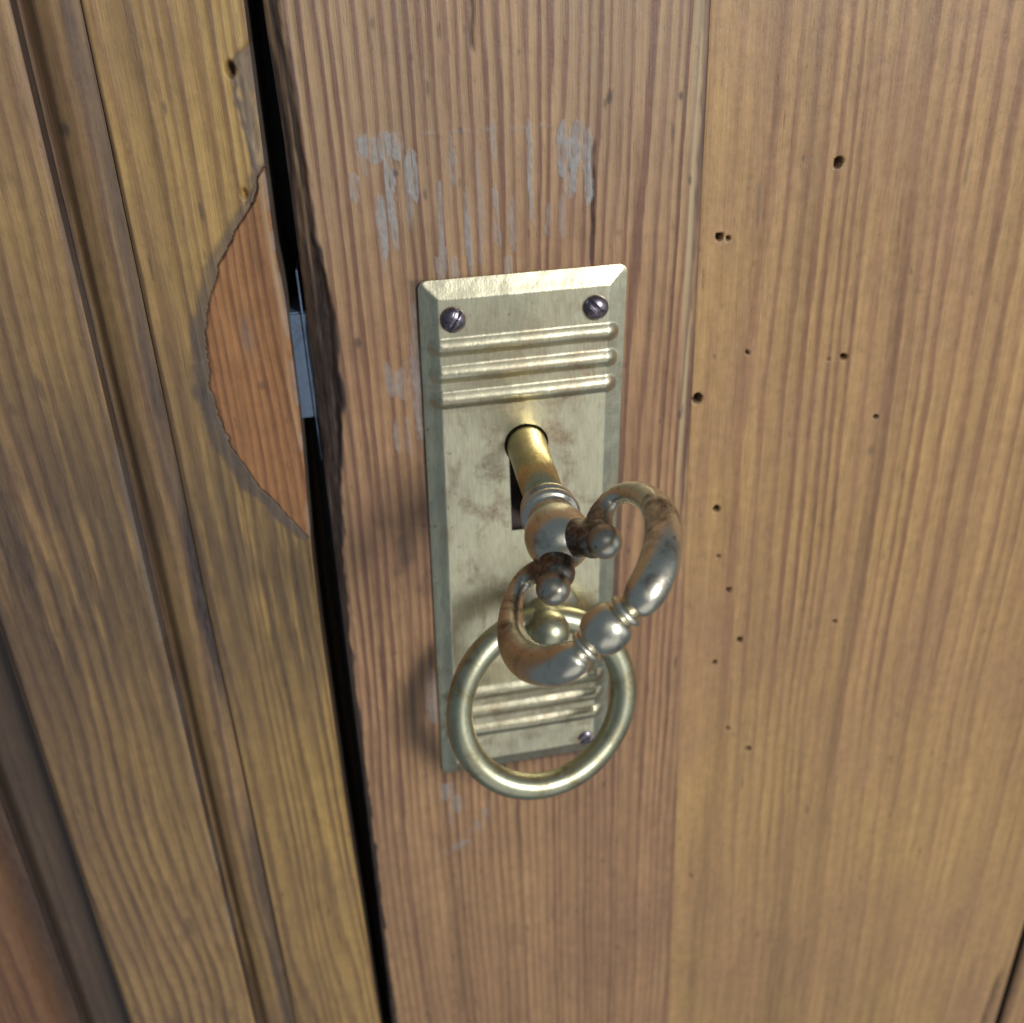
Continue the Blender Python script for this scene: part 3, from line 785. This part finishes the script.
def tube(name, pts, radii, nrm, mat, parent, n=28, closed=False, flat=1.0):
    """planar tube; nrm = the normal of the curve's plane"""
    pts = np.asarray(pts, float); nrm = np.asarray(nrm, float); nrm /= np.linalg.norm(nrm)
    if closed: tan = np.roll(pts, -1, 0) - np.roll(pts, 1, 0)
    else: tan = np.gradient(pts, axis=0)
    tan /= np.linalg.norm(tan, axis=1)[:, None]
    sd = np.cross(tan, nrm)
    th = np.linspace(0, 2 * np.pi, n, endpoint=False)
    V = (pts[:, None] + radii[:, None, None] * (np.cos(th)[None, :, None] * sd[:, None] + flat * np.sin(th)[None, :, None] * nrm[None, None]))
    k = len(pts); V = V.reshape(-1, 3)
    ii = np.arange(k * n).reshape(k, n)
    if closed:
        i2 = np.roll(ii, -1, 0)
    else:
        i2 = ii[1:]; ii = ii[:-1]
    F = np.stack([ii, i2, np.roll(i2, -1, 1), np.roll(ii, -1, 1)], -1).reshape(-1, 4)
    faces = [F]
    if not closed:
        c0 = len(V); V = np.concatenate([V, pts[[0, -1]]])
        f = np.arange(n); l = (k - 1) * n + np.arange(n)
        faces += [np.stack([f, np.roll(f, -1), np.full(n, c0)], -1), np.stack([np.roll(l, -1), l, np.full(n, c0 + 1)], -1)]
    me = make_mesh(name, V * MM, faces)
    bm = bmesh.new(); bm.from_mesh(me); bmesh.ops.recalc_face_normals(bm, faces=bm.faces[:]); bm.to_mesh(me); bm.free()
    me.polygons.foreach_set('use_smooth', np.ones(len(me.polygons), bool))
    return obj(name, me, mat, parent)

# ------------------------------------------------------------------ ring pull
pull = thing('ring_pull', 'dull brass ring hanging from a round-headed post on the lock plate', 'handle', (24.8, -1.5, -104.6))
post_o = (24.8, 0, -104.6)
lathe('boss', post_o, (0, -1, 0), [(1.2, 7.6), (2.2, 7.5), (2.9, 6.9), (4.0, 4.4), (4.4, 3.6)], M['plate'], pull, 6, off=0.0)
lathe('post', post_o, (0, -1, 0), smooth_prof([(4.0, 3.5), (5.0, 3.0), (7.0, 2.9), (8.0, 3.1)], 5).tolist() + [(c, r) for c, r in sphere_prof(11.2, 3.75, 22, 1.0) if c > 8.6], M['ring'], pull, 40)
tilt, yaw = 0.33, -0.18
u = np.array([math.cos(yaw), -math.sin(yaw), 0.0]); v = np.array([0, -math.sin(tilt), -math.cos(tilt)])
cc = np.array([23.26, -12.0, -120.3])
th = np.linspace(0, 2 * np.pi, 128, endpoint=False)
rp = cc + 16.3 * (np.cos(th)[:, None] * u + np.sin(th)[:, None] * v)
rp = rp + .16 * np.sin(2 * th + .6)[:, None] * (rp - cc) / 16.3 + .1 * np.sin(3 * th)[:, None] * np.cross(u, v)
tube('ring', rp, 2.5 + .05 * np.sin(3 * th + 1) + .04 * np.sin(7 * th), np.cross(u, v), M['ring'], pull, 32, closed=True)

# ------------------------------------------------------------------ key
key = thing('key', 'ornate brass key with a heart-shaped scrolled bow standing in the keyhole', 'key', (22.9, -1.5, -71.3))
A = np.array([22.94, -1.5, -71.29]); Bp = np.array([23.74, -59.5, -70.87])
ball = np.array([22.24, -35.0, -71.24])
ax1 = ball - A
lathe('shaft', A, ax1, [(-9, 3.55), (0, 3.5), (10, 3.35), (24.6, 3.15)], M['shaft'], key, 48)
lathe('collar', A, ax1, [(t + 4.9, r) for t, r in smooth_prof([(18.8, 3.05), (19.1, 3.6), (19.6, 4.15), (20.3, 4.25), (20.9, 3.9), (21.2, 3.75), (21.5, 4.0), (22.0, 4.45), (22.7, 4.55), (23.2, 4.2), (23.5, 3.7), (24.2, 3.4), (26.0, 3.3), (28.0, 3.4)], 5)], M['key'], key, 48)
lathe('ball', A, ax1, [(t, r) for t, r in sphere_prof(34.1, 4.85, 28, 1.18)], M['key'], key, 48)

axb = Bp - A; axb /= np.linalg.norm(axb)
ba = math.radians(42)
w = np.array([math.cos(ba), 0, math.sin(ba)]); w -= (w @ axb) * axb; w /= np.linalg.norm(w)
pn = np.cross(axb, w)
P2 = lambda s, t: A + axb * t + w * s
LOBE = [(4.7, 41.2, 2.5), (5.0, 39.2, 2.25), (6.5, 36.6, 1.85), (9.3, 35.5, 1.55), (12.1, 37.8, 1.6), (13.8, 42.6, 1.95), (13.9, 47.6, 2.35), (12.6, 52.2, 2.6), (10.2, 55.9, 2.75), (7.6, 58.0, 2.75), (5.8, 58.6, 2.55), (4.9, 58.6, 2.1), (4.1, 58.6, 1.6), (2.6, 58.6, 1.75), (0.0, 58.6, 1.8)]
def lobe(side):
    c = smooth_prof([(side * s * .955, t, r) for s, t, r in LOBE], 8)
    return np.array([P2(s, t) for s, t, r in c]), c[:, 2]
# both lobes form one continuous bow
p1, r1 = lobe(1); p2, r2 = lobe(-1)
pts = np.concatenate([p1, p2[::-1][1:]]); rad = np.concatenate([r1, r2[::-1][1:]])
bow = tube('bow', pts, rad, pn, None, None, 30, flat=.92)
bits = [bow]
for sd in (1, -1):
    bits.append(lathe('scroll', P2(sd * 4.9, 42.9), axb, sphere_prof(0, 2.45, 20), None, None, 36))
    bits.append(lathe('scroll', P2(sd * 3.4, 40.6), axb, sphere_prof(0, 2.5, 20), None, None, 36))
    c = P2(sd * 3.4, 40.6); dirn = c - ball; L = np.linalg.norm(dirn)
    bits.append(lathe('scroll', ball, dirn, smooth_prof([(1.0, 3.6), (L * .5, 2.9), (L * .8, 2.4), (L, 2.2)], 5).tolist(), None, None, 32))
# the bow is one casting: fuse its scrolls and soften the meeting lines
bmj = bmesh.new()
for o in bits: bmj.from_mesh(o.data)
mj = bpy.data.meshes.new('bow'); bmj.to_mesh(mj); bmj.free()
for o in bits: bpy.data.objects.remove(o, do_unlink=True)
tmp = bpy.data.objects.new('bow', mj); scene.collection.objects.link(tmp)
md = tmp.modifiers.new('r', 'REMESH'); md.mode = 'VOXEL'; md.voxel_size = 0.2 * MM; md.use_smooth_shade = True
sm = tmp.modifiers.new('s', 'SMOOTH'); sm.factor = .5; sm.iterations = 9
ev = tmp.evaluated_get(bpy.context.evaluated_depsgraph_get())
bow_me = bpy.data.meshes.new_from_object(ev); bow_me.name = 'bow'
bpy.data.objects.remove(tmp, do_unlink=True)
co = np.empty(len(bow_me.vertices) * 3, np.float32); bow_me.vertices.foreach_get('co', co)
co = co.reshape(-1, 3) / MM - A
tt = co @ axb; ss = np.abs(co @ w)
add_attr(bow_me, 'patina_shade', np.clip(sst(47, 41, tt) * sst(9, 6, ss) * 1.0, 0, 1))  # scroll tarnish, deepened to paint in dark reflections
bow = obj('bow', bow_me, M['key'], key)
lathe('bead', P2(0, 58.6), w, smooth_prof([(-4.0, 1.2), (-3.9, 1.9), (-3.5, 2.35), (-3.1, 2.3), (-2.85, 1.85), (-2.6, 1.85), (-2.2, 2.5), (-1.3, 3.0), (0, 3.2), (1.3, 3.0), (2.2, 2.5), (2.6, 1.85), (2.85, 1.85), (3.1, 2.3), (3.5, 2.35), (3.9, 1.9), (4.0, 1.2)], 5).tolist(), M['key'], bow, 40)
